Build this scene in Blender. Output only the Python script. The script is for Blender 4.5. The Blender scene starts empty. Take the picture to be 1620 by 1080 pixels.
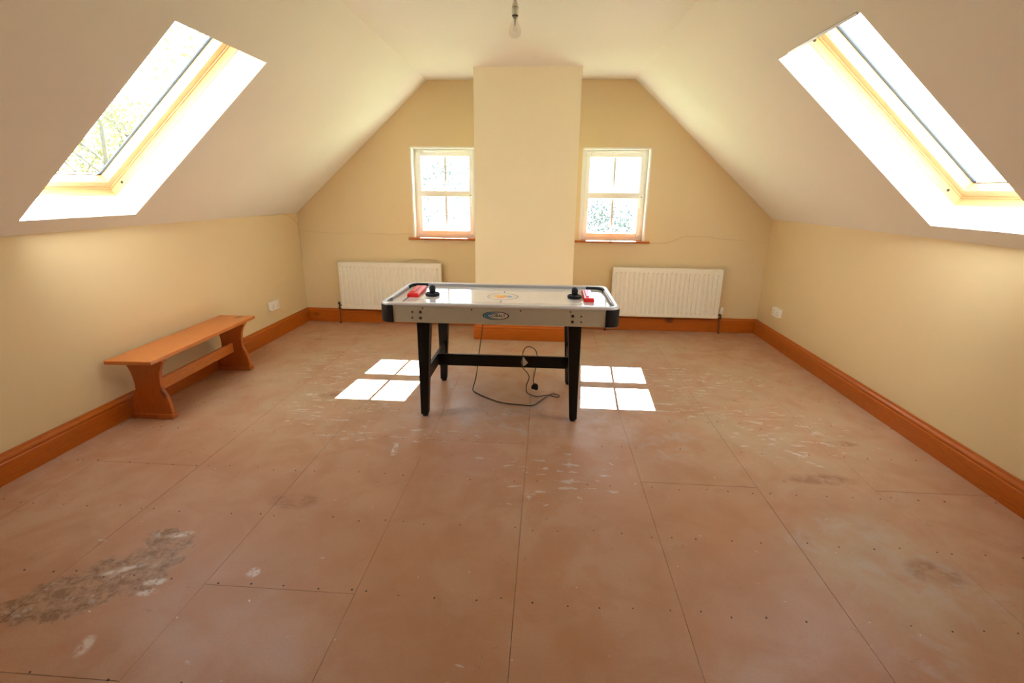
import bpy, bmesh, math, random
from mathutils import Vector, Matrix
random.seed(7)
S = bpy.context.scene
COL = S.collection

# ------------------------------------------------------------------ camera
YAW, PITCH, ROLL = -0.0675, -0.2961, 0.0106
cam = bpy.data.cameras.new('camera')
cam.sensor_width = 36.0
cam.lens = 775.3 / 1620 * 36.0
cam.clip_start = 0.02
cam_o = bpy.data.objects.new('camera', cam)
COL.objects.link(cam_o)
fw = Vector((math.sin(YAW) * math.cos(PITCH), math.cos(YAW) * math.cos(PITCH), math.sin(PITCH)))
rt = Vector((math.cos(YAW), -math.sin(YAW), 0))
up = rt.cross(fw)
r2 = rt * math.cos(ROLL) + up * math.sin(ROLL)
u2 = -rt * math.sin(ROLL) + up * math.cos(ROLL)
m = Matrix((r2, u2, -fw)).transposed().to_4x4()
m.translation = (0, 0, 1.465)
cam_o.matrix_world = m
S.camera = cam_o

# ------------------------------------------------------------------ sky, sun, exposure
SKY, SUN, EXPO = 1.3, 27.0, 2.31
w = bpy.data.worlds.new('world'); S.world = w
w.use_nodes = True
bg = w.node_tree.nodes['Background']
bg.inputs[0].default_value = (0.84, 0.98, 1.15, 1)
bg.inputs[1].default_value = SKY
sl = bpy.data.lights.new('sun', 'SUN'); sl.energy = SUN; sl.angle = math.radians(0.25)
sl.color = (0.94, 0.99, 1.05)
so = bpy.data.objects.new('sun', sl); COL.objects.link(so)
so.location = (1.5, 20, 16)
so.rotation_euler = Vector((-0.066, -1.0, -0.79)).to_track_quat('-Z', 'Y').to_euler()
S.view_settings.view_transform = 'Standard'
S.view_settings.look = 'None'
S.view_settings.gamma = 1
S.view_settings.use_curve_mapping = False
S.view_settings.exposure = EXPO
S.cycles.max_bounces = 8
S.cycles.diffuse_bounces = 5
S.cycles.adaptive_threshold = 0.02
S.cycles.transparent_max_bounces = 16
S.cycles.sample_clamp_indirect = 8
S.cycles.caustics_reflective = False
S.cycles.caustics_refractive = False

# ------------------------------------------------------------------ helpers
def obj(name, bm, mat, parent=None, smooth=False, bevel=0.0, seg=2):
    me = bpy.data.meshes.new(name)
    bmesh.ops.recalc_face_normals(bm, faces=bm.faces[:])
    bm.to_mesh(me); bm.free()
    for mm in (mat if isinstance(mat, (list, tuple)) else [mat]):
        me.materials.append(mm)
    if smooth:
        for p in me.polygons: p.use_smooth = True
    o = bpy.data.objects.new(name, me); COL.objects.link(o)
    if parent: o.parent = parent
    if bevel:
        b = o.modifiers.new('bevel', 'BEVEL'); b.width = bevel; b.segments = seg
        b.limit_method = 'ANGLE'; b.angle_limit = math.radians(40)
    return o

def empty(name, loc=(0, 0, 0), rz=0, parent=None):
    o = bpy.data.objects.new(name, None); COL.objects.link(o)
    o.location = loc; o.rotation_euler = (0, 0, rz); o.empty_display_size = 0.1
    if parent: o.parent = parent
    return o

def tag(o, label=None, cat=None, group=None, kind=None):
    if label: o['label'] = label
    if cat: o['category'] = cat
    if group: o['group'] = group
    if kind: o['kind'] = kind
    return o

def box(bm, x0, x1, y0, y1, z0, z1, M=None):
    v = [bm.verts.new((x, y, z)) for x in (x0, x1) for y in (y0, y1) for z in (z0, z1)]
    if M is not None:
        for q in v: q.co = M @ q.co
    for f in ((0, 1, 3, 2), (4, 6, 7, 5), (0, 4, 5, 1), (2, 3, 7, 6), (0, 2, 6, 4), (1, 5, 7, 3)):
        bm.faces.new([v[i] for i in f])
    return v

def B(*a, M=None):
    bm = bmesh.new(); box(bm, *a, M=M); return bm

def prism(bm, pts, ext, M=None):
    """pts: list of 3D points (planar), ext: extrusion vector"""
    a = [bm.verts.new(p) for p in pts]; e = Vector(ext)
    b = [bm.verts.new(Vector(p) + e) for p in pts]
    n = len(pts)
    bm.faces.new(a); bm.faces.new(list(reversed(b)))
    for i in range(n):
        bm.faces.new((a[i], a[(i + 1) % n], b[(i + 1) % n], b[i]))
    if M is not None:
        for q in a + b: q.co = M @ q.co

def lathe(bm, prof, cx=0, cy=0, cz=0, seg=24, M=None):
    rings = []
    for r, z in prof:
        if r < 1e-6:
            rings.append([bm.verts.new((cx, cy, cz + z))])
        else:
            rings.append([bm.verts.new((cx + r * math.cos(2 * math.pi * k / seg), cy + r * math.sin(2 * math.pi * k / seg), cz + z)) for k in range(seg)])
    for a, b in zip(rings, rings[1:]):
        if len(a) == 1 and len(b) == 1: continue
        for k in range(seg):
            k2 = (k + 1) % seg
            if len(a) == 1: bm.faces.new((a[0], b[k], b[k2]))
            elif len(b) == 1: bm.faces.new((a[k], b[0], a[k2]))
            else: bm.faces.new((a[k], b[k], b[k2], a[k2]))
    for ring in (rings[0], rings[-1]):
        if len(ring) > 2: bm.faces.new(ring)
    if M is not None:
        for ring in rings:
            for q in ring: q.co = M @ q.co

def catmull(pts, n=8):
    P = [Vector(p) for p in pts]
    P = [2 * P[0] - P[1]] + P + [2 * P[-1] - P[-2]]
    out = []
    for i in range(1, len(P) - 2):
        a, b, c, d = P[i - 1:i + 3]
        for k in range(n):
            t = k / n
            out.append(0.5 * ((2 * b) + (c - a) * t + (2 * a - 5 * b + 4 * c - d) * t * t + (3 * b - a - 3 * c + d) * t ** 3))
    out.append(P[-2]); return out

def tube(bm, pts, r, seg=8):
    pts = [Vector(p) for p in pts]; rings = []; prev = None
    for i, p in enumerate(pts):
        t = (pts[min(i + 1, len(pts) - 1)] - pts[max(i - 1, 0)]).normalized()
        a = prev if prev is not None else (Vector((0, 0, 1)) if abs(t.z) < .9 else Vector((1, 0, 0)))
        n = (a - t * a.dot(t)).normalized(); prev = n; b = t.cross(n)
        rr = r[i] if isinstance(r, (list, tuple)) else r
        rings.append([bm.verts.new(p + n * rr * math.cos(2 * math.pi * k / seg) + b * rr * math.sin(2 * math.pi * k / seg)) for k in range(seg)])
    for a, b in zip(rings, rings[1:]):
        for k in range(seg):
            bm.faces.new((a[k], a[(k + 1) % seg], b[(k + 1) % seg], b[k]))
    bm.faces.new(rings[0]); bm.faces.new(list(reversed(rings[-1])))

def frame_ring(bm, x0, x1, z0, z1, wd, y0, y1, M=None):
    """rectangular ring in xz, depth y0..y1"""
    box(bm, x0, x0 + wd, y0, y1, z0, z1, M); box(bm, x1 - wd, x1, y0, y1, z0, z1, M)
    box(bm, x0 + wd, x1 - wd, y0, y1, z0, z0 + wd, M); box(bm, x0 + wd, x1 - wd, y0, y1, z1 - wd, z1, M)

# ------------------------------------------------------------------ materials
class N:
    def __init__(s, name):
        s.m = bpy.data.materials.new(name); s.m.use_nodes = True
        s.t = s.m.node_tree; s.b = s.t.nodes['Principled BSDF']
    def n(s, typ, **k):
        o = s.t.nodes.new('ShaderNode' + typ)
        for a, v in k.items(): setattr(o, a, v)
        return o
    def l(s, a, b): s.t.links.new(a, b)
    def val(s, sock, v):
        if hasattr(v, 'is_output') or isinstance(v, bpy.types.NodeSocket): s.l(v, sock)
        else: sock.default_value = v
    def math(s, op, a, b=None, clamp=False):
        o = s.n('Math', operation=op, use_clamp=clamp); s.val(o.inputs[0], a)
        if b is not None: s.val(o.inputs[1], b)
        return o.outputs[0]
    def noise(s, vec, scale, detail=4, rough=0.55, dist=0):
        o = s.n('TexNoise'); s.l(vec, o.inputs['Vector']); o.inputs['Scale'].default_value = scale
        o.inputs['Detail'].default_value = detail; o.inputs['Roughness'].default_value = rough
        o.inputs['Distortion'].default_value = dist
        return o.outputs['Fac']
    def rng(s, v, a, b, c=0, d=1, smooth=False):
        o = s.n('MapRange'); o.interpolation_type = 'SMOOTHSTEP' if smooth else 'LINEAR'
        s.val(o.inputs[0], v)
        for i, x in enumerate((a, b, c, d)): o.inputs[i + 1].default_value = x
        return o.outputs[0]
    def mix(s, f, a, b):
        o = s.n('Mix', data_type='RGBA'); s.val(o.inputs[0], f)
        for sk, v in ((o.inputs[6], a), (o.inputs[7], b)):
            if isinstance(v, tuple): sk.default_value = (*v, 1)
            else: s.l(v, sk)
        return o.outputs[2]
    def pos(s): return s.n('NewGeometry').outputs['Position']
    def objc(s): return s.n('TexCoord').outputs['Object']
    def scaled(s, vec, sc):
        o = s.n('VectorMath', operation='MULTIPLY'); s.l(vec, o.inputs[0]); o.inputs[1].default_value = sc
        return o.outputs[0]
    def bump(s, h, strength=.2, dist=.002):
        o = s.n('Bump'); o.inputs['Strength'].default_value = strength; o.inputs['Distance'].default_value = dist
        s.l(h, o.inputs['Height']); s.l(o.outputs[0], s.b.inputs['Normal'])
    def set(s, color=None, rough=None, metal=None, spec=None, coat=None):
        for k, v in (('Base Color', color), ('Roughness', rough), ('Metallic', metal), ('Specular IOR Level', spec), ('Coat Weight', coat)):
            if v is None: continue
            sk = s.b.inputs[k]
            if isinstance(v, tuple): sk.default_value = (*v, 1)
            else: s.val(sk, v)
        return s.m

def plain(name, color, rough=.5, metal=0., spec=.5, coat=0., var=.06, scale=30):
    a = N(name); p = a.objc(); f = a.noise(p, scale)
    c2 = tuple(min(1, c * (1 + var)) for c in color); c1 = tuple(c * (1 - var) for c in color)
    return a.set(a.mix(f, c1, c2), rough, metal, spec, coat)

def paint(name, c, var=.03, bump=.12):
    a = N(name); p = a.pos()
    f = a.noise(p, 1.7, 5); g = a.noise(a.scaled(p, (1, 1, .25)), 260, 2)
    col = a.mix(f, tuple(x * (1 - var) for x in c), tuple(min(1, x * (1 + var)) for x in c))
    a.bump(g, bump, .001)
    return a.set(col, .75, 0, .25)

def wood(name, axis, dark, light, rough=.32, grain=1.0, coat=.25):
    a = N(name); p = a.objc()
    sc = [9., 9., 9.]; sc[axis] = .9
    sc = tuple(x * grain for x in sc)
    q = a.scaled(p, sc)
    f1 = a.noise(q, 3.0, 5, .6, 1.2); f2 = a.noise(q, 14, 3, .6)
    ring = a.math('FRACT', a.math('MULTIPLY', f1, 7.0))
    ring = a.rng(ring, 0, 1, .0, 1)
    f = a.math('ADD', a.math('MULTIPLY', ring, .35), a.math('MULTIPLY', f2, .55), True)
    col = a.mix(f, light, dark)
    # knots
    v = a.n('TexVoronoi'); v.feature = 'F1'
    kv = [3.2, 3.2, 3.2]; kv[axis] = 2.0
    a.l(a.scaled(p, tuple(kv)), v.inputs['Vector']); v.inputs['Scale'].default_value = 1.0
    k = a.rng(v.outputs['Distance'], .05, .14, .85, 0, True)
    col = a.mix(k, col, tuple(x * .35 for x in dark))
    a.bump(f, .08, .0008)
    return a.set(col, rough, 0, .45, coat)

def glass(name, tint=(.97, .985, .98), fac=.06):
    a = N(name); t = a.t; t.nodes.remove(a.b)
    tr = a.n('BsdfTransparent'); tr.inputs[0].default_value = (*tint, 1)
    gl = a.n('BsdfGlossy'); gl.inputs['Roughness'].default_value = .03
    lw = a.n('LayerWeight'); lw.inputs[0].default_value = .5
    fr = a.math('ADD', .02, a.math('MULTIPLY', a.math('POWER', lw.outputs['Facing'], 5.0), .5))
    mx = a.n('MixShader'); a.l(fr, mx.inputs[0])
    a.l(tr.outputs[0], mx.inputs[1]); a.l(gl.outputs[0], mx.inputs[2])
    a.l(mx.outputs[0], t.nodes['Material Output'].inputs['Surface'])
    return a.m

WALLC = (.765, .618, .370)
M = {}
M['wall'] = paint('wall_paint', WALLC)
M['ceil'] = paint('ceiling_paint', (.80, .785, .73))
M['chimney'] = paint('chimney_paint', (.80, .725, .50))
M['reveal'] = plain('reveal_paint', (.86, .85, .82), .6)
M['pine_y'] = wood('pine_along_y', 1, (.35, .066, .003), (.58, .145, .007), .36, 1.0, .08)
M['pine_x'] = wood('pine_along_x', 0, (.35, .066, .003), (.58, .145, .007), .36, 1.0, .08)
M['bench_y'] = wood('bench_pine_y', 1, (.42, .115, .020), (.66, .225, .045), .38)
M['bench_z'] = wood('bench_pine_z', 2, (.38, .085, .012), (.58, .165, .025), .35)
M['frame_y'] = wood('roof_window_pine_y', 1, (.62, .36, .15), (.80, .55, .30), .4)
M['frame_x'] = wood('roof_window_pine_x', 0, (.62, .36, .15), (.80, .55, .30), .4)
M['pvc'] = plain('white_plastic', (.84, .82, .76), .35)
M['bargrey'] = plain('grey_glazing_bar', (.60, .59, .57), .5)
M['enamel'] = plain('radiator_enamel', (.83, .80, .69), .35)
M['black'] = plain('black_plastic', (.010, .011, .014), .42, 0, .3)
M['black_lam'] = plain('black_laminate', (.006, .0055, .005), .45, 0, .22, var=.15)
M['rubber'] = plain('black_rubber', (.012, .012, .012), .6)
M['silver'] = plain('silver_rim', (.66, .67, .68), .28, .2)
M['rail_grey'] = plain('grey_rail', (.33, .33, .34), .4)
M['apron'] = plain('silver_grey_panel', (.49, .47, .37), .42, .0)
M['play'] = plain('white_playfield', (.80, .78, .76), .07, 0, .6, .3, var=.015)
M['mark'] = plain('grey_print', (.17, .18, .22), .25)
M['yellow'] = plain('yellow_print', (.85, .50, .03), .3)
M['redprint'] = plain('red_print', (.75, .12, .06), .3)
M['blue'] = plain('blue_print', (.03, .20, .42), .3)
M['cream'] = plain('cream_print', (.68, .64, .54), .35)
M['red'] = plain('red_plastic', (.80, .018, .022), .34, 0, .4, .1)
M['darkred'] = plain('dark_red_plastic', (.30, .006, .012), .3)
M['steel'] = plain('steel', (.5, .5, .5), .3, 1)
M['bolt'] = plain('dark_bolt', (.06, .045, .03), .4, .6)
M['copper'] = plain('old_copper_pipe', (.22, .10, .045), .45, .5)
M['cable'] = plain('painted_cable', (.60, .46, .25), .6)
M['wire'] = plain('black_cable', (.012, .012, .012), .5)
M['paper'] = plain('paper_tag', (.80, .76, .68), .7)
M['gasket'] = plain('dark_gasket', (.03, .03, .035), .5)
M['clad'] = plain('grey_cladding', (.16, .16, .17), .5)
M['glass'] = glass('window_glass')
M['bulb'] = glass('bulb_glass', (.93, .92, .91))
M['bark'] = plain('bark', (.075, .065, .055), .9, var=.3, scale=8)
M['roof'] = plain('roof_slate', (.10, .10, .11), .8)

def leafmat(name, c):
    a = N(name); f = a.noise(a.pos(), 2.0)
    col = a.mix(f, tuple(x * .7 for x in c), tuple(x * 1.3 for x in c))
    a.set(col, .6); return a.m
M['leaf1'] = leafmat('leaf_yellow_green', (.13, .125, .04))
M['leaf2'] = leafmat('leaf_blue_green', (.04, .11, .125))
M['leaf3'] = leafmat('leaf_grey', (.06, .08, .08))
M['grass'] = leafmat('meadow', (.30, .36, .16))

def floor_material():
    a = N('chipboard'); p = a.pos()
    big = a.noise(p, .9, 3, .6); med = a.noise(p, 4.5, 4, .62, .5); fine = a.noise(p, 110, 3)
    col = a.mix(a.rng(big, .35, .65, 0, 1, True), (.49, .254, .146), (.53, .320, .208))
    col = a.mix(a.rng(med, .38, .66, 0, .75, True), col, (.46, .222, .112))
    col = a.mix(a.rng(fine, .3, .75, 0, .28), col, (.36, .18, .092))
    xyz = a.n('SeparateXYZ'); a.l(p, xyz.inputs[0])
    def zone(x, y, rx, ry, rot=0, soft=.45):
        mp = a.n('Mapping'); mp.vector_type = 'TEXTURE'
        a.l(p, mp.inputs[0]); mp.inputs['Location'].default_value = (x, y, 0)
        mp.inputs['Rotation'].default_value = (0, 0, rot); mp.inputs['Scale'].default_value = (rx, ry, 10)
        ln = a.n('VectorMath', operation='LENGTH'); a.l(mp.outputs[0], ln.inputs[0])
        return a.rng(ln.outputs['Value'], 1 - soft, 1 + soft * .4, 1, 0, True)
    def total(zs):
        t = zs[0]
        for z in zs[1:]: t = a.math('MAXIMUM', t, z)
        return t
    # dusty grey-tan film towards the gable end
    dust = total([zone(-1.7, 3.7, 1.0, 1.3, 0, .7), zone(1.6, 3.4, 1.0, 1.4, 0, .7), zone(-.2, 4.7, 2.4, .9, 0, .7), zone(1.5, 1.75, .5, .55, .3, .7)])
    dn = a.noise(p, 2.6, 4, .65, .8)
    col = a.mix(a.math('MULTIPLY', dust, a.rng(dn, .3, .7, .15, .85, True)), col, (.475, .360, .235))
    # bluish-white smears
    sm = total([zone(1.35, 1.95, .33, .16, .2), zone(1.42, 1.62, .28, .2, -.5), zone(1.30, 1.32, .25, .1, .6), zone(-.2, 3.0, .9, .3), zone(.75, 2.85, .3, .35), zone(1.62, 1.72, .2, .25)])
    sn = a.noise(p, 6.5, 4, .7, 1.0)
    col = a.mix(a.math('MULTIPLY', sm, a.rng(sn, .45, .68, 0, .42, True)), col, (.48, .41, .375))
    # worn, stained patch on the left
    wp = total([zone(-1.60, 1.60, .16, .18, .2), zone(-1.65, 1.46, .21, .18, .3), zone(-1.75, 1.35, .21, .14, .3), zone(-1.90, 1.28, .13, .07, .2)])
    wn = a.noise(p, 8, 5, .78, .8)
    wm = a.rng(a.math('ADD', wp, a.math('MULTIPLY', a.math('SUBTRACT', wn, .5), 3.6)), .42, .80, 0, 1, True)
    fl = a.noise(p, 21, 4, .78, .4)
    wc = a.mix(a.rng(fl, .40, .60), (.21, .100, .048), (.44, .275, .175))
    col = a.mix(a.math('MULTIPLY', wm, .85), col, wc)
    col = a.mix(a.math('MULTIPLY', wm, a.rng(a.noise(p, 16, 3, .7), .6, .66, 0, .7)), col, (.47, .40, .36))
    ob = total([zone(.3, 1.42, .55, .4, 0, .9), zone(-.5, 1.5, .5, .4, 0, .9), zone(.9, 1.9, .4, .4, 0, .9)])
    col = a.mix(a.math('MULTIPLY', ob, a.rng(a.noise(p, 2.2, 3), .35, .7, 0, .6, True)), col, (.50, .225, .09))
    # brown stains
    bs = total([zone(-.62, 4.15, .09, .04), zone(-.80, 4.08, .06, .03), zone(-1.22, 3.42, .16, .18), zone(-1.55, 3.28, .12, .06), zone(1.5, 2.42, .2, .06), zone(1.86, 2.85, .1, .04), zone(-1.2, 2.0, .14, .07), zone(1.62, 1.75, .12, .08)])
    bn = a.noise(p, 14, 3, .7, .5)
    col = a.mix(a.math('MULTIPLY', bs, a.rng(bn, .42, .62, .12, .62, True)), col, (.25, .105, .05))
    # white paint flecks: many where the boards were painted over, few elsewhere
    fz = total([zone(-1.45, 3.15, .55, .55, .3, .6), zone(-1.0, 2.72, .75, .16, 0, .6), zone(1.55, 3.0, .55, .5, 0, .6), zone(1.25, 3.85, .8, .45, 0, .6), zone(-1.75, 3.9, .6, .7, 0, .6), zone(.1, 2.3, .45, .35, 0, .7), zone(1.0, 3.3, .5, .25, 0, .6)])
    n1 = a.noise(a.scaled(p, (.55, 1.5, 1)), 17, 3, .62, .3)
    thr = a.math('SUBTRACT', .715, a.math('MULTIPLY', fz, .135))
    fm = a.rng(a.math('SUBTRACT', n1, thr), 0, .035, 0, .72, True)
    col = a.mix(fm, col, (.60, .52, .47))
    n2 = a.noise(p, 42, 2, .5)
    fm2 = a.rng(n2, .765, .785, 0, .9)
    col = a.mix(fm2, col, (.78, .74, .70))
    # a few individual splashes
    sp = total([zone(-.86, 2.535, .018, .085, .12, .3), zone(-1.13, 1.53, .028, .03, 0, .3), zone(1.5, 2.70, .06, .015, -.7, .4), zone(1.56, 2.58, .05, .016, -.7, .4), zone(-.35, 2.48, .03, .012, 0, .3), zone(-1.72, 3.28, .05, .03, 0, .4), zone(-1.50, 1.17, .025, .05, .3, .6), zone(-1.48, 1.45, .05, .02, .2, .4), zone(-1.66, 1.50, .08, .018, .5, .5), zone(-1.47, 1.40, .04, .02, .2, .4), zone(-1.58, 1.72, .06, .02, .3, .4)])
    col = a.mix(a.math('MULTIPLY', sp, a.rng(a.noise(p, 30, 3, .7), .38, .6, .05, .75, True)), col, (.72, .66, .62))
    # dark pits
    n3 = a.noise(a.scaled(p, (1.03, .97, 1)), 63, 2, .5)
    col = a.mix(a.rng(n3, .775, .79, 0, .8), col, (.13, .055, .025))
    h = a.math('ADD', a.math('MULTIPLY', fine, .4), a.math('MULTIPLY', med, 1.0))
    a.bump(h, .10, .002)
    rough = a.rng(med, .3, .7, .36, .52)
    return a.set(col, rough, 0, .5)
M['floor'] = floor_material()
M['subfloor'] = plain('dark_gap', (.05, .03, .02), .9)
M['screw'] = plain('screw_dark', (.055, .035, .025), .5, .4)

# ------------------------------------------------------------------ room dimensions
C, W, D, HK, HC, WT, CD, CW = -0.2159, 2.5396, 5.3951, 1.2222, 2.5287, 1.0361, 0.5437, 0.4845
XL, XR, YB = C - W, C + W, -2.0
T = .16                       # wall and slope thickness
BBH, BBT = .157, .021

# floor of chipboard sheets
floor = obj('floor', B(XL - .1, XR + .1, YB - .1, D + .1, -.10, -.0235), M['subfloor'])
tag(floor, kind='structure')
xs = [XL, -2.477, -1.879, -1.283, -.687, -.080, .538, 1.137, 1.745, XR]
joint = [3.10, 2.265, 3.46, 1.455, 2.67, 3.165, 2.315, 3.19, 2.338]
G = .0008
for i in range(9):
    ys = [YB] + sorted(joint[i] + 2.4 * k for k in range(-3, 3) if YB + .05 < joint[i] + 2.4 * k < D - .05) + [D]
    for y0, y1 in zip(ys, ys[1:]):
        dz = random.uniform(-.0006, .0004)
        obj('floor_board', B(xs[i] + G, xs[i + 1] - G, y0 + G * 1.5, y1 - G * 1.5, -.0225, dz), M['floor'], floor)
bm = bmesh.new()
for ry in (1.06, 1.47, 1.885, 2.27, 2.68, 3.08, 3.50, 3.90, 4.30, 4.70, 5.1):
    for i in range(9):
        for fx in (.08, .30, .52, .74, .94):
            x = xs[i] + (xs[i + 1] - xs[i]) * fx + random.uniform(-.02, .02); y = ry + random.uniform(-.012, .012)
            if random.random() < .12: continue
            r = random.uniform(.0028, .0042)
            lathe(bm, [(r, -.004), (r, .0009), (r * .55, .0011), (0, .0006)], x, y, 0, 7)
sc_o = obj('screw_head', bm, M['screw'], floor); sc_o['kind'] = 'stuff'

# gable wall with the two window openings
WIN = {1: (-1.455, -.765), 2: (.345, 1.035)}
WZ0, WZ1 = .965, 1.903
def gable(name, y, thick, holes):
    bm = bmesh.new()
    xc = sorted(set([XL - .001, XR + .001] + [v for h in holes for v in h])); zc = [0, WZ0, WZ1, HC] if holes else [0, HC]
    vs = {(i, j): bm.verts.new((x, y, z)) for i, x in enumerate(xc) for j, z in enumerate(zc)}
    for i in range(len(xc) - 1):
        for j in range(len(zc) - 1):
            if holes and j == 1 and (xc[i], xc[i + 1]) in holes: continue
            bm.faces.new((vs[i, j], vs[i + 1, j], vs[i + 1, j + 1], vs[i, j + 1]))
    for s in (-1, 1):
        n = Vector((s * (HC - HK), 0, W - WT)).normalized()
        co = Vector((C + s * W, y, HK)) + n * .08
        bmesh.ops.bisect_plane(bm, geom=bm.verts[:] + bm.edges[:] + bm.faces[:], plane_co=co, plane_no=n, clear_outer=True)
    r = bmesh.ops.extrude_face_region(bm, geom=bm.faces[:])
    bmesh.ops.translate(bm, verts=[v for v in r['geom'] if isinstance(v, bmesh.types.BMVert)], vec=(0, thick, 0))
    o = obj(name, bm, M['wall']); tag(o, kind='structure'); return o
gable('wall_back', D, T, [WIN[1], WIN[2]])
gable('wall_front', YB, -T, [])
tag(obj('wall_left', B(XL - T, XL, YB, D, -.02, HK + .06), M['wall']), kind='structure')
tag(obj('wall_right', B(XR, XR + T, YB, D, -.02, HK + .06), M['wall']), kind='structure')
tag(obj('wall_chimney', B(C - CW, C + CW, D - CD, D + .01, -.01, HC + .02), M['chimney']), kind='structure')
tag(obj('ceiling', B(C - WT - .02, C + WT + .02, YB, D, HC, HC + T), M['ceil']), kind='structure')

# sloping ceilings with the roof window wells
U0, U1, SY0, SY1 = .118, 1.446, 2.368, 3.102
SL = math.hypot(W - WT, HC - HK)
def slope_matrix(s):
    e = Vector((-s * (W - WT), 0, HC - HK)).normalized()          # up the slope
    n = Vector((s * e.z, 0, abs(e.x)))                              # outwards
    yv = Vector((0, 1, 0))
    mm = Matrix((e, yv, n)).transposed().to_4x4(); mm.translation = (C + s * W, 0, HK)
    return mm
for s, nm in ((-1, 'ceiling_left'), (1, 'ceiling_right')):
    MM = slope_matrix(s)
    bm = bmesh.new(); uc = [-.10, U0, U1, SL + .004]; yc = [YB, SY0, SY1, D]
    vs = {(i, j): bm.verts.new((u, y, 0)) for i, u in enumerate(uc) for j, y in enumerate(yc)}
    for i in range(3):
        for j in range(3):
            if i == 1 and j == 1: continue
            bm.faces.new((vs[i, j], vs[i + 1, j], vs[i + 1, j + 1], vs[i, j + 1]))
    r = bmesh.ops.extrude_face_region(bm, geom=bm.faces[:])
    bmesh.ops.translate(bm, verts=[v for v in r['geom'] if isinstance(v, bmesh.types.BMVert)], vec=(0, 0, .155))
    for q in bm.verts: q.co = MM @ q.co
    tag(obj(nm, bm, M['ceil']), kind='structure')

# ------------------------------------------------------------------ roof windows
def roof_window(name, s):
    MM = slope_matrix(s)
    root = tag(empty(name), kind='structure'); root.matrix_world = MM
    # local: x up the slope, y along the room, z outwards
    a0, a1, b0, b1 = U0, U1, SY0, SY1
    def ring(nm, inset, wd, z0, z1, mat, par=root, bev=.003):
        """four members of a ring, as one mesh each"""
        x0, x1, y0, y1 = a0 + inset, a1 - inset, b0 + inset, b1 - inset
        out = []
        for k, bxs in enumerate(((x0, x1, y0, y0 + wd), (x0, x1, y1 - wd, y1), (x0, x0 + wd, y0 + wd, y1 - wd), (x1 - wd, x1, y0 + wd, y1 - wd))):
            mt = (M[mat + '_x'] if k < 2 else M[mat + '_y']) if mat == 'frame' else M[mat]
            out.append(obj(nm, B(*bxs, z0, z1), mt, par, bevel=bev))
        return out
    ring('frame_member', -.03, .036, .155, .252, 'frame')
    ring('frame_rebate', .006, .012, .198, .215, 'frame', bev=.002)
    ring('sash_member', .020, .046, .203, .262, 'frame')
    ring('gasket', .060, .012, .258, .266, 'gasket', bev=0)
    ring('cladding', -.03, .085, .266, .285, 'clad', bev=.002)
    obj('pane', B(a0 + .06, a1 - .06, b0 + .06, b1 - .06, .268, .272), M['glass'], root)
    # ventilation bar along the head of the sash and its brackets
    bm = bmesh.new()
    tube(bm, [(a1 - .030, b0 + .09, .170), (a1 - .030, b1 - .09, .170)], .008, 10)
    hb = obj('handle_bar', bm, M['silver'], root, True)
    for yy in (b0 + .11, b1 - .11, (b0 + b1) / 2):
        obj('bar_bracket', B(a1 - .036, a1 - .024, yy - .012, yy + .012, .172, .205), M['silver'], root, bevel=.002)
    # plugs of the fixing screws and the hinge plate
    for uu in (a0 + .10, a1 - .07):
        bm = bmesh.new()
        lathe(bm, [(.008, 0), (.008, .003), (0, .004)], seg=12, M=Matrix.Translation((uu, b1 - .006, .178)) @ Matrix.Rotation(math.pi / 2, 4, 'X'))
        obj('screw_plug', bm, M['gasket'], root)
    obj('hinge_plate', B(a1 - .11, a1 - .05, b1 - .0705, b1 - .066, .215, .245), M['steel'], root)
    return root
roof_window('window_3', -1)
rw = roof_window('window_4', 1)
obj('head_strip', B(U1 - .001, U1 + .010, SY0 + .01, SY1 - .13, -.007, -.0005), M['silver'], rw)

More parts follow.
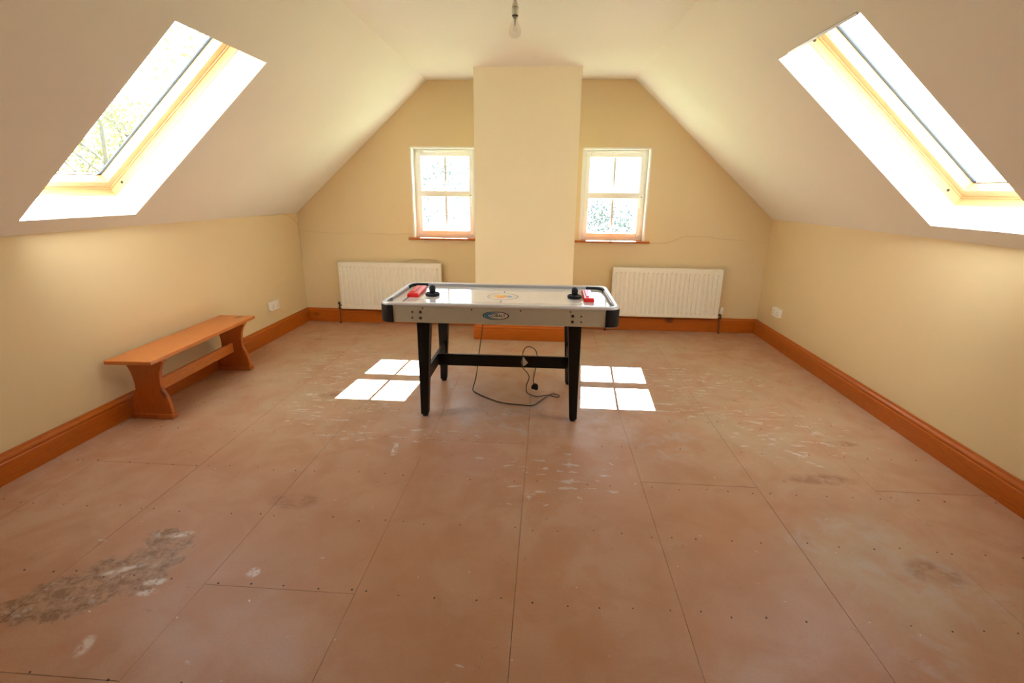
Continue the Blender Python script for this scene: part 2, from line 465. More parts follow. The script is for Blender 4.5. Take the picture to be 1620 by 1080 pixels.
# ------------------------------------------------------------------ gable windows
def gable_window(name, x0, x1):
    root = tag(empty(name, (0, 0, 0)), kind='structure')
    z0, z1 = WZ0, WZ1
    bm = bmesh.new()                                               # painted lining of the reveal
    box(bm, x0 - .004, x0 + .012, D - .003, D + .10, z0, z1); box(bm, x1 - .012, x1 + .004, D - .003, D + .10, z0, z1)
    box(bm, x0 + .012, x1 - .012, D - .003, D + .10, z1 - .012, z1 + .004)
    obj('reveal_lining', bm, M['pvc'], root)
    y0, y1 = D + .095, D + .165
    bm = bmesh.new(); frame_ring(bm, x0 + .004, x1 - .004, z0 + .004, z1 - .004, .042, y0, y1); obj('outer_frame', bm, M['pvc'], root, bevel=.004)
    sx0, sx1, sz0, sz1 = x0 + .040, x1 - .040, z0 + .040, z1 - .040
    bm = bmesh.new(); frame_ring(bm, sx0, sx1, sz0, sz1, .044, y0 - .012, y1 - .02); obj('sash', bm, M['pvc'], root, bevel=.005)
    zm0, zm1 = 1.408, 1.470
    obj('middle_rail', B(sx0 + .03, sx1 - .03, y0 - .016, y1 - .02, zm0, zm1), M['pvc'], root, bevel=.005)
    gx0, gx1 = sx0 + .040, sx1 - .040
    cx = (gx0 + gx1) / 2
    gy = D + .125
    for a, b in ((sz0 + .04, zm0 + .006), (zm1 - .006, sz1 - .04)):
        obj('glazing_bar', B(cx - .012, cx + .012, gy - .006, gy + .006, a, b), M['bargrey'], root)
        for p0, p1 in ((gx0, cx), (cx, gx1)):
            obj('pane', B(p0, p1, gy - .002, gy + .002, a, b), M['glass'], root)
        bm = bmesh.new(); frame_ring(bm, gx0 - .004, gx1 + .004, a - .004, b + .004, .010, gy - .008, gy + .008); obj('gasket', bm, M['pvc'], root)
    obj('trickle_vent', B(x0 + .12, x1 - .12, y0 - .024, y0 - .002, z1 - .045, z1 - .022), M['pvc'], root, bevel=.004)
    bm = bmesh.new(); box(bm, sx1 - .034, sx1 - .010, y0 - .024, y0 - .010, 1.38, 1.45)
    hb = obj('handle_plate', bm, M['pvc'], root, bevel=.003)
    bm = bmesh.new(); tube(bm, [(sx1 - .022, y0 - .02, 1.425), (sx1 - .022, y0 - .045, 1.425), (sx1 - .024, y0 - .052, 1.40), (sx1 - .028, y0 - .052, 1.31)], [.008, .008, .008, .006], 8)
    obj('handle', bm, M['pvc'], root, True)
    bm = bmesh.new(); lathe(bm, [(.006, 0), (.006, .003), (0, .003)], seg=10, M=Matrix.Translation((sx1 - .022, y0 - .052, 1.425)) @ Matrix.Rotation(math.pi / 2, 4, 'X'))
    obj('keyhole', bm, M['gasket'], root)
    return root
gable_window('window_1', *WIN[1])
gable_window('window_2', *WIN[2])
for n, (x0, x1) in enumerate(((-1.505, C - CW - .003), (C + CW + .003, 1.085)), 1):
    bm = bmesh.new(); x0_, x1_ = WIN[n]
    prism(bm, [(x0, D - .05, WZ0 - .008), (x1, D - .05, WZ0 - .008), (x1, D, WZ0 - .008), (x1_, D, WZ0 - .008), (x1_, D + .10, WZ0 - .008), (x0_, D + .10, WZ0 - .008), (x0_, D, WZ0 - .008), (x0, D, WZ0 - .008)], (0, 0, .019))
    o = obj('trim_%d' % n, bm, M['pine_x'], bevel=.004); tag(o, kind='structure')

# ------------------------------------------------------------------ baseboards
PROF = [(0, 0), (BBT, 0), (BBT, .108), (.0165, .112), (.0165, .118), (.019, .123), (.0185, .131), (.0145, .138), (.0105, .144), (.0095, .151), (.0075, BBH), (0, BBH)]
def baseboard(name, a, b, nrm, mat, mit=(0, 0)):
    """along a->b on the floor, nrm: direction into the room; mit: mitre +1 shortens, -1 lengthens with the depth"""
    a, b, nrm = Vector(a), Vector(b), Vector(nrm); t = (b - a).normalized()
    bm = bmesh.new()
    v0 = [bm.verts.new(a + nrm * d + t * d * mit[0] + Vector((0, 0, z))) for d, z in PROF]
    v1 = [bm.verts.new(b + nrm * d - t * d * mit[1] + Vector((0, 0, z))) for d, z in PROF]
    k = len(PROF)
    for i in range(k): bm.faces.new((v0[i], v0[(i + 1) % k], v1[(i + 1) % k], v1[i]))
    bm.faces.new(v0); bm.faces.new(list(reversed(v1)))
    o = obj(name, bm, M[mat]); tag(o, kind='structure'); return o
e = .0008
baseboard('baseboard_left', (XL + e, YB, .001), (XL + e, D, .001), (1, 0, 0), 'pine_y', (1, 1))
baseboard('baseboard_right', (XR - e, YB, .001), (XR - e, D, .001), (-1, 0, 0), 'pine_y', (1, 1))
baseboard('baseboard_back_left', (XL, D - e, .001), (C - CW, D - e, .001), (0, -1, 0), 'pine_x', (1, 1))
baseboard('baseboard_back_right', (C + CW, D - e, .001), (XR, D - e, .001), (0, -1, 0), 'pine_x', (1, 1))
baseboard('baseboard_chimney', (C - CW, D - CD - e, .001), (C + CW, D - CD - e, .001), (0, -1, 0), 'pine_x', (-1, -1))
baseboard('baseboard_chimney_left', (C - CW - e, D - CD, .001), (C - CW - e, D, .001), (-1, 0, 0), 'pine_y', (-1, 1))
baseboard('baseboard_chimney_right', (C + CW + e, D - CD, .001), (C + CW + e, D, .001), (1, 0, 0), 'pine_y', (-1, 1))
baseboard('baseboard_front', (XL, YB + e, .001), (XR, YB + e, .001), (0, 1, 0), 'pine_x', (1, 1))

# ------------------------------------------------------------------ air hockey table
TB = tag(empty('air_hockey_table', (-.293, 3.342, 0), .008), 'silver and black air hockey table standing in the middle of the room', 'games table')
HX, HY, ZT = .755, .368, .791
def rr(hx, hy, r, seg=8):
    pts = []
    for cx, cy, a0 in ((hx - r, hy - r, 0), (-hx + r, hy - r, 90), (-hx + r, -hy + r, 180), (hx - r, -hy + r, 270)):
        for k in range(seg + 1):
            a = math.radians(a0 + 90 * k / seg); pts.append((cx + r * math.cos(a), cy + r * math.sin(a)))
    return pts
def loft(bm, rows):
    """rows: list of (list of xy, z), closed loops of equal count; joined top to bottom and back to the first"""
    R = [[bm.verts.new((x, y, z)) for x, y in pts] for pts, z in rows]
    n = len(R[0])
    for a, b in zip(R, R[1:] + R[:1]):
        for k in range(n): bm.faces.new((a[k], a[(k + 1) % n], b[(k + 1) % n], b[k]))
bm = bmesh.new()
loft(bm, [(rr(HX, HY, .065), .766), (rr(HX + .002, HY + .002, .067), .776), (rr(HX, HY, .065), .786), (rr(HX - .006, HY - .006, .060), ZT), (rr(HX - .026, HY - .026, .045), ZT), (rr(HX - .030, HY - .030, .042), .788), (rr(HX - .030, HY - .030, .042), .766)])
obj('rim', bm, M['silver'], TB, True)
bm = bmesh.new()
loft(bm, [(rr(HX - .029, HY - .029, .042), .755), (rr(HX - .029, HY - .029, .042), .7865), (rr(HX - .038, HY - .038, .036), .785), (rr(HX - .038, HY - .038, .036), .755)])
obj('inner_rail', bm, M['rail_grey'], TB)
pts = rr(HX - .02, HY - .02, .05)
bm = bmesh.new(); prism(bm, [(x, y, .742) for x, y in pts], (0, 0, .026)); obj('playfield', bm, M['play'], TB)
bm = bmesh.new(); pts = rr(HX - .03, HY - .03, .05); prism(bm, [(x, y, .672) for x, y in pts], (0, 0, .012)); obj('underside_panel', bm, M['black_lam'], TB)
CAPL = .088
for sy in (-1, 1):
    obj('side_panel', B(-HX + CAPL - .004, HX - CAPL + .004, sy * HY - (.016 if sy > 0 else 0), sy * HY + (.016 if sy < 0 else 0), .664, .768), M['apron'], TB)
for sx in (-1, 1):
    obj('end_panel', B(sx * HX - (.016 if sx > 0 else 0), sx * HX + (.016 if sx < 0 else 0), -HY + CAPL, HY - CAPL, .664, .768), M['apron'], TB)
def corner_arc(sx, sy, hx, hy, r, ext, th, z0, z1):
    out = [(sx * hx, sy * (hy - ext))]; inn = [(sx * (hx - th), sy * (hy - ext))]
    for k in range(9):
        a = math.pi / 2 * k / 8
        out.append((sx * (hx - r + r * math.cos(a)), sy * (hy - r + r * math.sin(a))))
        ri = max(r - th, .002)
        inn.append((sx * (hx - r + ri * math.cos(a)), sy * (hy - r + ri * math.sin(a))))
    out.append((sx * (hx - ext), sy * hy)); inn.append((sx * (hx - ext), sy * (hy - th)))
    bm = bmesh.new(); R = []
    for pts, z in ((out, z0), (out, z1), (inn, z1), (inn, z0)): R.append([bm.verts.new((x, y, z)) for x, y in pts])
    for a, b in zip(R, R[1:] + R[:1]):
        for k in range(len(a) - 1): bm.faces.new((a[k], a[k + 1], b[k + 1], b[k]))
    bm.faces.new([q[0] for q in R]); bm.faces.new([q[-1] for q in R][::-1])
    return bm
for sx in (-1, 1):
    for sy in (-1, 1):
        o = obj('corner_cap', corner_arc(sx, sy, HX + .005, HY + .005, .070, CAPL + .004, .02, .661, .7745), M['black'], TB, True, .004)
        obj('corner_guard', corner_arc(sx, sy, HX - .030, HY - .030, .060, .125, .011, .766, .7885), M['black'], TB, True)
# bolts on the front and back panels
for x, z, r in ((-.545, .733, .0055), (-.547, .694, .0055), (-.493, .733, .0095), (-.494, .694, .0095), (-.478, .7585, .005), (-.166, .7575, .005), (.141, .7565, .005), (.451, .7575, .005), (.466, .731, .0095), (.465, .694, .0095), (.518, .7305, .0055), (.519, .694, .0055)):
    for sy in (-1, 1):
        bm = bmesh.new(); lathe(bm, [(r, 0), (r, .0022), (r * .6, .0035), (0, .0035)], seg=12, M=Matrix.Translation((x, sy * HY, z)) @ Matrix.Rotation(-sy * math.pi / 2, 4, 'X'))
        obj('bolt', bm, M['bolt'], TB)
# oval badge on the front panel
def ell(cx, cz, a, b, n=40): return [(cx + a * math.cos(2 * math.pi * k / n), cz + b * math.sin(2 * math.pi * k / n)) for k in range(n)]
bx, bz = -.014, .7215
def badge_layer(nm, pts, y, mat, par):
    bm = bmesh.new(); prism(bm, [(x, y, z) for x, z in pts], (0, .0012, 0)); return obj(nm, bm, mat, par)
badge = badge_layer('badge', ell(bx, bz, .083, .0265), -HY - .0010, M['black'], TB); badge['label'] = 'oval black, cream and blue maker badge'
badge_layer('badge_field', ell(bx, bz, .0755, .0220), -HY - .0014, M['cream'], badge)
badge_layer('badge_crescent', ell(bx - .012, bz, .060, .0195), -HY - .0018, M['blue'], badge)
badge_layer('badge_plate', ell(bx + .012, bz - .0005, .059, .0155), -HY - .0022, M['cream'], badge)
def text(nm, s, size, mat, par, loc, rot, ext=.0003, wide=1.0):
    cu = bpy.data.curves.new(nm, 'FONT'); cu.body = s; cu.size = size; cu.extrude = ext; cu.align_x = 'CENTER'; cu.align_y = 'CENTER'; cu.resolution_u = 3
    cu.offset = size * .02
    tmp = bpy.data.objects.new(nm, cu); COL.objects.link(tmp)
    bpy.context.view_layer.update()
    me = bpy.data.meshes.new_from_object(tmp.evaluated_get(bpy.context.evaluated_depsgraph_get()))
    bpy.data.objects.remove(tmp); me.materials.clear(); me.materials.append(mat)
    o = bpy.data.objects.new(nm, me); COL.objects.link(o); o.parent = par; o.location = loc; o.rotation_euler = rot; o.scale = (wide, 1, 1)
    return o
text('badge_lettering', 'COBALT', .0235, M['black'], badge, (bx + .010, -HY - .0026, bz), (math.pi / 2, 0, 0), wide=1.12)
# playfield print
PZ = .7681
def flat(nm, pts, mat, z=PZ, th=.0004, par=TB):
    bm = bmesh.new(); prism(bm, [(x, y, z) for x, y in pts], (0, 0, th)); return obj(nm, bm, mat, par)
def ringmesh(nm, r, wd, mat, a0=0, a1=360, cx=0, cy=0, n=48):
    bm = bmesh.new(); R = []
    for rad, z in ((r, PZ), (r, PZ + .0004), (r - wd, PZ + .0004), (r - wd, PZ)):
        R.append([bm.verts.new((cx + rad * math.cos(math.radians(a0 + (a1 - a0) * k / n)), cy + rad * math.sin(math.radians(a0 + (a1 - a0) * k / n)), z)) for k in range(n + 1)])
    for a, b in zip(R, R[1:] + R[:1]):
        for k in range(n): bm.faces.new((a[k], a[k + 1], b[k + 1], b[k]))
    return obj(nm, bm, mat, TB)
ringmesh('centre_circle', .108, .006, M['mark'])
for sy in (-1, 1):
    flat('centre_tick', [(-.004, sy * .125), (.004, sy * .125), (.004, sy * .195), (-.004, sy * .195)], M['mark'])
    flat('side_line', [(-.62, sy * .205), (.62, sy * .205), (.62, sy * .209), (-.62, sy * .209)], M['mark'])
for sx in (-1, 1):
    ringmesh('goal_arc', .19, .005, M['mark'], 90 if sx > 0 else -90, 270 if sx > 0 else 90, sx * .64, 0, 24)
    flat('goal_line', [(sx * .648, -.235), (sx * .636, -.235), (sx * .636, .235), (sx * .648, .235)], M['mark'])
flat('yellow_flash', [(-.065, -.005), (-.055, .035), (.0, .05), (.035, .032), (.03, .0), (.01, -.02), (-.03, -.022)], M['yellow'], PZ + .0002)
flat('red_flash', [(-.045, -.02), (.0, -.012), (.02, -.03), (.01, -.05), (-.03, -.052)], M['redprint'], PZ + .0004)
flat('blue_flash', [(.022, .03), (.045, .038), (.07, -.005), (.055, -.038), (.03, -.01)], M['blue'], PZ + .0006)
# legs
for sx in (-1, 1):
    for sy in (-1, 1):
        xo, yo = sx * .525, sy * (HY - .016)
        bm = bmesh.new(); rows = []
        for z, wx, wy in ((.018, .050, .050), (.50, .074, .074), (.673, .085, .085)):
            rows.append(([(xo, yo), (xo - sx * wx, yo), (xo - sx * wx, yo - sy * wy), (xo, yo - sy * wy)], z))
        R = [[bm.verts.new((x, y, z)) for x, y in p] for p, z in rows]
        for a, b in zip(R, R[1:]):
            for k in range(4): bm.faces.new((a[k], a[(k + 1) % 4], b[(k + 1) % 4], b[k]))
        bm.faces.new(R[0]); bm.faces.new(R[-1])
        lg = obj('leg', bm, M['black_lam'], TB, bevel=.004)
        bm = bmesh.new(); lathe(bm, [(.019, .0012), (.020, .006), (.020, .014), (.010, .016), (.010, .020)], xo - sx * .025, yo - sy * .025, 0, 16)
        obj('foot', bm, M['rubber'], lg, True)
    obj('end_stretcher', B(sx * .484 - .011, sx * .484 + .011, -HY + .07, HY - .07, .245, .332), M['black_lam'], TB, bevel=.002)
obj('stretcher', B(-.474, .474, .012, .034, .243, .330), M['black_lam'], TB, bevel=.002)
# mains lead: local coordinates of the table
tx, ty = -.293, 3.342
def loc(x, y, z): return (x - tx, y - ty, z)
lead = [loc(-.432, 3.40, .675), loc(-.438, 3.41, .60), loc(-.455, 3.43, .46), loc(-.475, 3.44, .33), loc(-.492, 3.46, .20), loc(-.512, 3.49, .09), loc(-.532, 3.50, .02), loc(-.530, 3.47, .0045),
        loc(-.492, 3.415, .0045), loc(-.40, 3.332, .0045), loc(-.284, 3.255, .0045), loc(-.16, 3.232, .0045), loc(-.068, 3.225, .0045), loc(-.018, 3.30, .0045), loc(.021, 3.371, .0045), loc(.074, 3.435, .010), loc(.128, 3.425, .0045), loc(.112, 3.388, .0045),
        loc(.045, 3.415, .0075), loc(-.03, 3.39, .0045), loc(-.075, 3.41, .0045), loc(-.112, 3.40, .03), loc(-.118, 3.355, .10), loc(-.098, 3.342, .17), loc(-.115, 3.335, .215), loc(-.145, 3.330, .255), loc(-.150, 3.332, .335),
        loc(-.138, 3.345, .385), loc(-.112, 3.36, .402), loc(-.075, 3.375, .388), loc(-.050, 3.395, .35), loc(-.044, 3.402, .28), loc(-.058, 3.405, .19), loc(-.066, 3.41, .125), loc(-.062, 3.41, .098)]
bm = bmesh.new(); tube(bm, catmull(lead, 7), .0034, 7)
ld = obj('power_lead', bm, M['wire'], TB, True)
pm = Matrix.Translation(loc(-.055, 3.412, .072)) @ Matrix.Rotation(math.radians(18), 4, 'Y') @ Matrix.Rotation(math.radians(-12), 4, 'X')
bm = bmesh.new()
prism(bm, [(x, -.011, z) for x, z in ((-.022, -.020), (.022, -.020), (.026, -.004), (.020, .016), (.008, .026), (-.008, .026), (-.020, .016), (-.026, -.004))], (0, .022, 0), pm)
pl = obj('plug', bm, M['rubber'], ld, bevel=.003)
for dx, dz in ((0, .008), (-.011, -.010), (.011, -.010)):
    obj('plug_pin', B(dx - .003, dx + .003, .011, .028, dz - .002, dz + .002, M=pm), M['steel'], ld)
bm = bmesh.new()
prism(bm, [loc(-.153, 3.3385, .325), loc(-.138, 3.3375, .328), loc(-.128, 3.336, .312), loc(-.108, 3.335, .288), loc(-.128, 3.337, .268), loc(-.150, 3.3395, .256), loc(-.156, 3.340, .29)], (0, -.0008, 0))
tg = obj('paper_tag', bm, M['paper'], ld); tg['label'] = 'white paper tag on the lead'

# strikers
def striker(name, x, y, label):
    r = tag(empty(name, (x, y, .7687)), label, 'striker', 'air hockey strikers')
    bm = bmesh.new(); lathe(bm, [(.046, 0), (.0495, .003), (.0495, .016), (.047, .0195), (.042, .0195), (.040, .0135), (.024, .0125), (.019, .016), (.017, .022), (.017, .03)], seg=36); obj('base', bm, M['black'], r, True)
    bm = bmesh.new(); lathe(bm, [(.0200, .022), (.0212, .036), (.0222, .048), (.0215, .058), (.0175, .067), (.010, .0725), (0, .074)], seg=28); obj('knob', bm, M['black'], r, True)
    return r
striker('striker', -.783, 3.318, 'black plastic air hockey striker near the left end of the table')
striker('striker', .203, 3.352, 'black plastic air hockey striker near the right end of the table')

# red score boxes
def score_box(x, y, wd, ln, rz, label):
    r = tag(empty('scoring_box', (x, y, .7687), rz), label, 'game box', 'red boxes on the air hockey table')
    obj('body', B(-wd / 2, wd / 2, -ln / 2, ln / 2, 0, .021), M['red'], r, bevel=.004)
    obj('lid', B(-wd / 2 + .004, wd / 2 - .004, -ln / 2 + .010, ln / 2 - .004, .0205, .0255), M['red'], r, bevel=.002)
    obj('slot', B(.004, .010, -ln / 2 + .07, ln / 2 - .02, .0245, .0262), M['darkred'], r)
    obj('slot', B(-wd / 2 + .012, -wd / 2 + .016, -ln / 2 + .05, ln / 2 - .02, .0245, .0262), M['darkred'], r)
    obj('slider', B(-wd / 2 + .018, .002, -ln / 2 + .05, ln / 2 - .03, .025, .031), M['red'], r, bevel=.002)
    return r
score_box(-.911, 3.398, .078, .315, .05, 'flat red plastic box beside the left striker')
score_box(.294, 3.377, .070, .315, -.01, 'flat red plastic box beside the right striker')

# ------------------------------------------------------------------ bench
BN = tag(empty('bench', (-2.583, 3.278, 0), .030), 'orange pine trestle bench standing along the left wall', 'bench')
obj('seat', B(-.150, .150, -.595, .595, .415, .440), M['bench_y'], BN, bevel=.004)
for sy in (-1, 1):
    yc = sy * .465
    half = [(.128, .415), (.128, .390), (.112, .365), (.098, .33), (.090, .285), (.086, .235), (.090, .20), (.108, .165), (.120, .12), (.126, .07), (.128, .03)]
    pts = half + [(-x, z) for x, z in reversed(half)]
    bm = bmesh.new(); prism(bm, [(x, yc - .014, z) for x, z in pts], (0, .028, 0))
    obj('trestle', bm, M['bench_z'], BN, bevel=.003)
    obj('foot', B(-.136, .136, yc - .028, yc + .028, .001, .034), M['bench_z'], BN, bevel=.005)
    obj('seat_batten', B(-.134, .134, yc - .024, yc + .024, .396, .4155), M['bench_z'], BN, bevel=.003)
obj('stretcher', B(-.011, .011, -.452, .452, .160, .240), M['bench_y'], BN, bevel=.003)

# ------------------------------------------------------------------ radiators
def radiator(x0, label, valve_right, trv):
    wd, z0, z1 = 1.155, .172, .703
    yf, yb = D - .100, D - .035
    R = tag(empty('radiator', (x0, 0, 0)), label, 'radiator', 'panel radiators on the gable wall')
    nf = 23; pitch = (wd - .03) / nf
    cols = [(0, 0), (.012, 0)]
    for k in range(nf):
        xx = .015 + k * pitch
        for t, d in ((.10, 0), (.24, 1), (.44, 1), (.58, 0)): cols.append((xx + t * pitch + .1 * pitch, d))
    cols += [(wd - .012, 0), (wd, 0)]
    rows = [(z0, 0, -.006), (z0 + .006, 0, 0), (z0 + .040, 0, 0), (z0 + .052, .9, 0), (z1 - .060, .9, 0), (z1 - .046, 0, 0), (z1 - .006, 0, 0), (z1, 0, -.006)]
    bm = bmesh.new()
    g = [[bm.verts.new((x, yf + d * k * .009 - e_ * 1.0, z)) for x, d in cols] for z, k, e_ in rows]
    for a, b in zip(g, g[1:]):
        for i in range(len(cols) - 1): bm.faces.new((a[i], a[i + 1], b[i + 1], b[i]))
    back = [[bm.verts.new((x, yf + .014, z)) for x in (0, wd)] for z in (z0, z1)]
    bm.faces.new((back[0][0], back[0][1], back[1][1], back[1][0]))
    bm.faces.new([q for q in g[0]] + [back[0][1], back[0][0]]); bm.faces.new([q for q in g[-1]] + [back[1][1], back[1][0]])
    bm.faces.new([r_[0] for r_ in g] + [back[1][0], back[0][0]]); bm.faces.new([r_[-1] for r_ in g] + [back[1][1], back[0][1]])
    obj('front_panel', bm, M['enamel'], R)
    obj('rear_panel', B(.01, wd - .01, yb - .012, yb, z0 + .008, z1 - .010), M['enamel'], R, bevel=.003)
    for xx in (.002, wd - .014):
        obj('side_cover', B(xx, xx + .012, yf + .016, yb + .002, z0 + .02, z1 - .004), M['enamel'], R, bevel=.002)
    tg_ = empty('top_grille', (0, 0, 0), parent=R)
    obj('grille_edge', B(.014, wd - .014, yf + .016, yf + .020, z1 - .010, z1 - .002), M['enamel'], tg_); obj('grille_edge', B(.014, wd - .014, yb - .004, yb, z1 - .010, z1 - .002), M['enamel'], tg_)
    first = None
    for k in range(46):
        xx = .02 + k * (wd - .04) / 46
        if first is None: first = o = obj('grille_bar', B(0, .012, yf + .018, yb - .002, z1 - .007, z1 - .004), M['enamel'], tg_)
        else: o = first.copy(); COL.objects.link(o); o.parent = tg_
        o.location = (xx, 0, 0)
    for xx in (.2, wd - .2):
        obj('wall_bracket', B(xx - .02, xx + .02, yb, D - .0005, z0 + .06, z1 - .08), M['enamel'], R)
    for side in (0, 1):
        sgn = 1 if side else -1; xe = wd if side else 0
        vx = xe + sgn * .040; vy = yf + .032
        bm = bmesh.new(); tube(bm, [(xe - sgn * .004, vy, z0 + .035), (vx, vy, z0 + .035), (vx, vy, z0 + .035 - .012)], .009, 10); vb = obj('valve_body', bm, M['bolt'], R, True)
        bm = bmesh.new(); lathe(bm, [(.013, 0), (.013, .022), (.010, .025)], vx, vy, z0 - .008, 6); obj('valve_nut', bm, M['bolt'], vb)
        bm = bmesh.new(); tube(bm, [(vx, vy, z0 + .02), (vx, vy, .0015)], .0076, 10); obj('pipe', bm, M['copper'], R, True)
        bm = bmesh.new(); lathe(bm, [(.016, .001), (.016, .004), (.008, .007)], vx, vy, 0, 14); obj('pipe_collar', bm, M['copper'], R, True)
        if side == trv:
            bm = bmesh.new(); lathe(bm, [(.012, 0), (.020, .006), (.022, .012), (.0225, .055), (.020, .068), (.012, .074), (0, .075)], vx, vy, z0 + .048, 18); obj('thermostat_head', bm, M['pvc'], vb, True)
        else:
            bm = bmesh.new(); lathe(bm, [(.010, 0), (.012, .004), (.011, .026), (0, .030)], vx, vy, z0 + .046, 14); obj('lockshield_cap', bm, M['bolt'], vb, True)
    return R
radiator(-2.302, 'cream fluted panel radiator below the left gable window', True, 1)
radiator(.716, 'cream fluted panel radiator below the right gable window', True, 1)

# ------------------------------------------------------------------ sockets
def socket(x, y, z, s, label):
    r = tag(empty('wall_socket', (x, y, z), 0), label, 'socket', 'double wall sockets')
    def bx_(d0, d1, y0, y1, z0, z1):
        return (min(s * d0, s * d1), max(s * d0, s * d1), y0, y1, z0, z1)
    obj('back_box', B(*bx_(.0006, .026, -.072, .072, -.042, .042)), M['pvc'], r, bevel=.003)
    obj('face_plate', B(*bx_(.026, .035, -.0735, .0735, -.0435, .0435)), M['pvc'], r, bevel=.004)
    for q in (-1, 1):
        obj('switch', B(*bx_(.0345, .039, q * .022 - .006, q * .022 + .006, .010, .034)), M['pvc'], r, bevel=.001)
        for dy, z0, z1 in ((0, .004, .014), (-.011, -.018, -.012), (.011, -.018, -.012)):
            obj('pin_hole', B(*bx_(.0345, .0354, q * .040 + dy - .003, q * .040 + dy + .003, z0, z1)), M['gasket'], r)
    return r
socket(XL, 4.672, .342, 1, 'white double socket on the left wall beyond the bench')
socket(XR, 4.925, .345, -1, 'white double socket on the right wall')

# ------------------------------------------------------------------ pendant
PX, PY = -.184, 2.70
P = tag(empty('pendant_lamp', (PX, PY, HC)), 'bare clear bulb hanging from a white holder at the ceiling', 'lamp')
bm = bmesh.new(); lathe(bm, [(.040, 0), (.040, -.010), (.030, -.024), (.010, -.030), (0, -.030)], seg=24); obj('ceiling_rose', bm, M['pvc'], P, True)
bm = bmesh.new(); tube(bm, [(0, 0, -.028), (0, 0, -.19)], .0032, 8); obj('flex', bm, M['pvc'], P, True)
bm = bmesh.new(); lathe(bm, [(.0045, -.180), (.006, -.190), (.012, -.203), (.0165, -.214), (.0165, -.220)], seg=20); hd = obj('lamp_holder', bm, M['pvc'], P, True)
bm = bmesh.new(); lathe(bm, [(.0155, -.2205), (.0155, -.2235)], seg=20); obj('holder_seam', bm, M['bolt'], hd)
bm = bmesh.new(); lathe(bm, [(.0175, -.2235), (.0178, -.235), (.0178, -.252), (.0165, -.254)], seg=20); obj('holder_skirt', bm, M['pvc'], hd, True)
bm = bmesh.new(); lathe(bm, [(.0150, -.254), (.0150, -.2575)], seg=20); obj('holder_rim', bm, M['bolt'], hd)
bm = bmesh.new(); lathe(bm, [(.0112, -.2575), (.0112, -.268)], seg=20); bu = obj('bulb_cap', bm, M['steel'], P, True)
bm = bmesh.new(); lathe(bm, [(.0115, -.266), (.0125, -.275), (.0175, -.288), (.0255, -.305), (.0295, -.318), (.0295, -.327), (.0250, -.340), (.0150, -.3485), (0, -.351)], seg=28); obj('bulb_glass', bm, M['bulb'], P, True)
bm = bmesh.new(); lathe(bm, [(.004, -.268), (.003, -.295), (0, -.297)], seg=8); tube(bm, [(-.002, 0, -.293), (-.011, 0, -.316)], .0005, 5); tube(bm, [(.002, 0, -.293), (.011, 0, -.316)], .0005, 5); tube(bm, [(-.011, 0, -.316), (0, .006, -.318), (.011, 0, -.316)], .0004, 5)
obj('filament_mount', bm, M['steel'], bu)

# ------------------------------------------------------------------ surface cables
def cable(name, pts, r, label, mat='cable'):
    bm = bmesh.new(); tube(bm, catmull(pts, 6), r, 6); return tag(obj(name, bm, M[mat], None, True), label, 'cable')
cable('wall_cable', [(XL + .003, 4.66, 1.219), (XL + .003, 4.90, 1.217), (XL + .003, 5.10, 1.216), (XL + .003, 5.26, 1.175), (XL + .003, 5.365, 1.10), (XL + .004, D - .004, 1.03), (XL + .004, D - .004, .90), (XL + .004, D - .004, .70)], .0022, 'thin painted cable curving down the back left corner')
cable('wall_cable', [(XL + .012, D - .003, 1.033), (-2.6, D - .003, 1.020), (-2.35, D - .003, 1.008), (-2.0, D - .003, 1.014), (-1.7, D - .003, 1.008), (-1.46, D - .003, 1.022)], .0015, 'thin painted cable running level from the left corner to the window')
cable('wall_cable', [(1.09, D - .003, .960), (1.22, D - .003, .955), (1.30, D - .003, .972), (1.40, D - .003, 1.012), (1.47, D - .003, 1.037), (1.69, D - .003, 1.034), (1.85, D - .003, 1.012), (2.08, D - .003, 1.003)], .0015, 'thin painted cable wavering right from the right window sill')
cable('aerial_wire', [(-1.56, D - .045, .705), (-1.53, D - .03, .724), (-1.42, D - .006, .741), (-1.26, D - .006, .734), (-1.19, D - .012, .715), (-1.175, D - .015, .62)], .0020, 'thin loose wire looping behind the top of the left radiator')

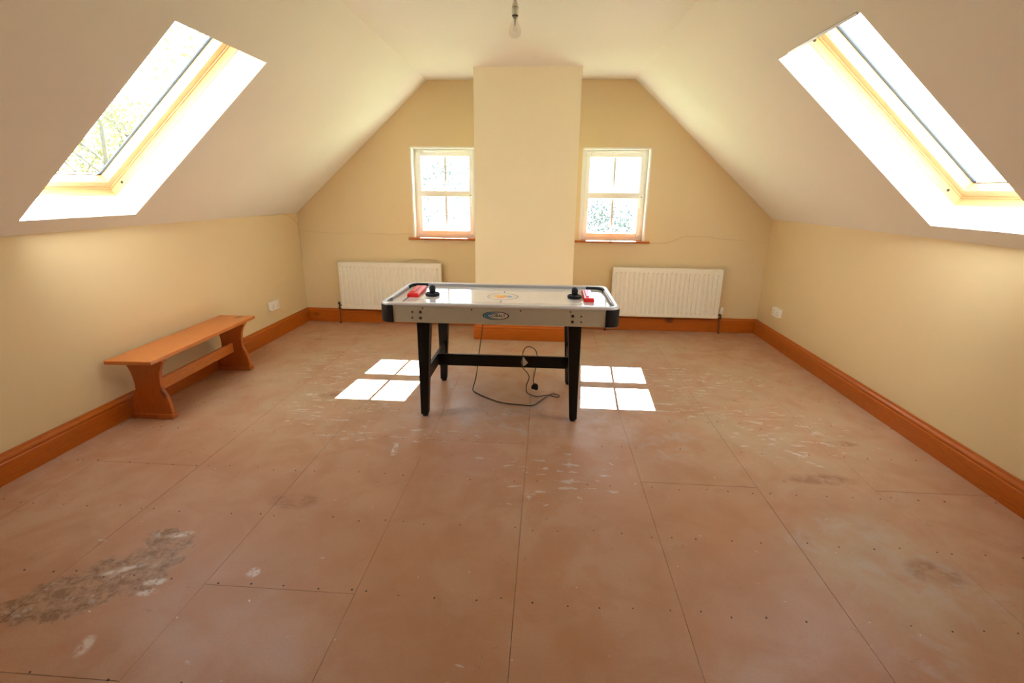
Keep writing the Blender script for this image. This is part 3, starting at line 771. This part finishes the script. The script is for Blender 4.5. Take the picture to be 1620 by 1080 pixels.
# ------------------------------------------------------------------ outside
GZ = -2.9
bm = bmesh.new(); bmesh.ops.create_grid(bm, x_segments=24, y_segments=24, size=60)
for v in bm.verts: v.co = Vector((v.co.x, v.co.y + 20, GZ + .35 * math.sin(v.co.x * .2) * math.cos(v.co.y * .17)))
tag(obj('ground', bm, M['grass'], None, True), kind='structure')
def tree(name, x, y, h, spread, leaf, nleaf, label, seed, lsz=.07):
    rnd = random.Random(seed)
    r = tag(empty(name, (x, y, GZ)), label, 'tree', 'trees outside the house')
    bm = bmesh.new(); tips = []
    def grow(p, d, ln, rad, lev):
        pts = [p]; q = p
        for k in range(3):
            d = (d + Vector((rnd.uniform(-.25, .25), rnd.uniform(-.25, .25), rnd.uniform(-.05, .2)))).normalized()
            q = q + d * ln / 3; pts.append(q)
        tube(bm, pts, [rad, rad * .85, rad * .7, rad * .55], 5)
        if lev >= 2: tips.extend(pts[1:])
        if lev < 4:
            for k in range(3 if lev else 6):
                a = rnd.uniform(0, 6.28); tilt = rnd.uniform(.35, .95)
                side = Vector((math.cos(a), math.sin(a), 0))
                nd = (d * math.cos(tilt) + side * math.sin(tilt) * spread).normalized()
                grow(pts[rnd.choice((2, 3, 3))], nd, ln * rnd.uniform(.55, .75), rad * .5, lev + 1)
    grow(Vector((0, 0, 0)), Vector((0, 0, 1)), h * .42, h * .014, 0)
    obj('trunk', bm, M['bark'], r)
    bm = bmesh.new()
    for k in range(nleaf):
        t = rnd.choice(tips) + Vector((rnd.gauss(0, .22), rnd.gauss(0, .22), rnd.gauss(0, .18)))
        a = Vector((rnd.gauss(0, 1), rnd.gauss(0, 1), rnd.gauss(0, 1))).normalized(); b = a.orthogonal().normalized()
        s = rnd.uniform(.5, 1.0) * lsz
        bm.faces.new([bm.verts.new(t + a * s), bm.verts.new(t + b * s * .55), bm.verts.new(t - a * s), bm.verts.new(t - b * s * .55)])
    lf = obj('foliage', bm, M[leaf], r); lf['kind'] = 'stuff'
    return r
tree('tree', -6.5, 7.6, 7.4, 1.0, 'leaf1', 9000, 'thin yellow-green tree outside the left roof window', 3, .045)
tree('tree', -4.9, 16, 6.6, 1.1, 'leaf3', 1500, 'bare branching tree in the left panes of the left gable window', 5)
tree('tree', -2.6, 24, 6.3, .9, 'leaf2', 2200, 'blue-green leafy tree in the right panes of the left gable window', 8)
tree('tree', 2.0, 15, 4.3, 1.1, 'leaf3', 1800, 'low grey-green tree in the lower panes of the right gable window', 11)
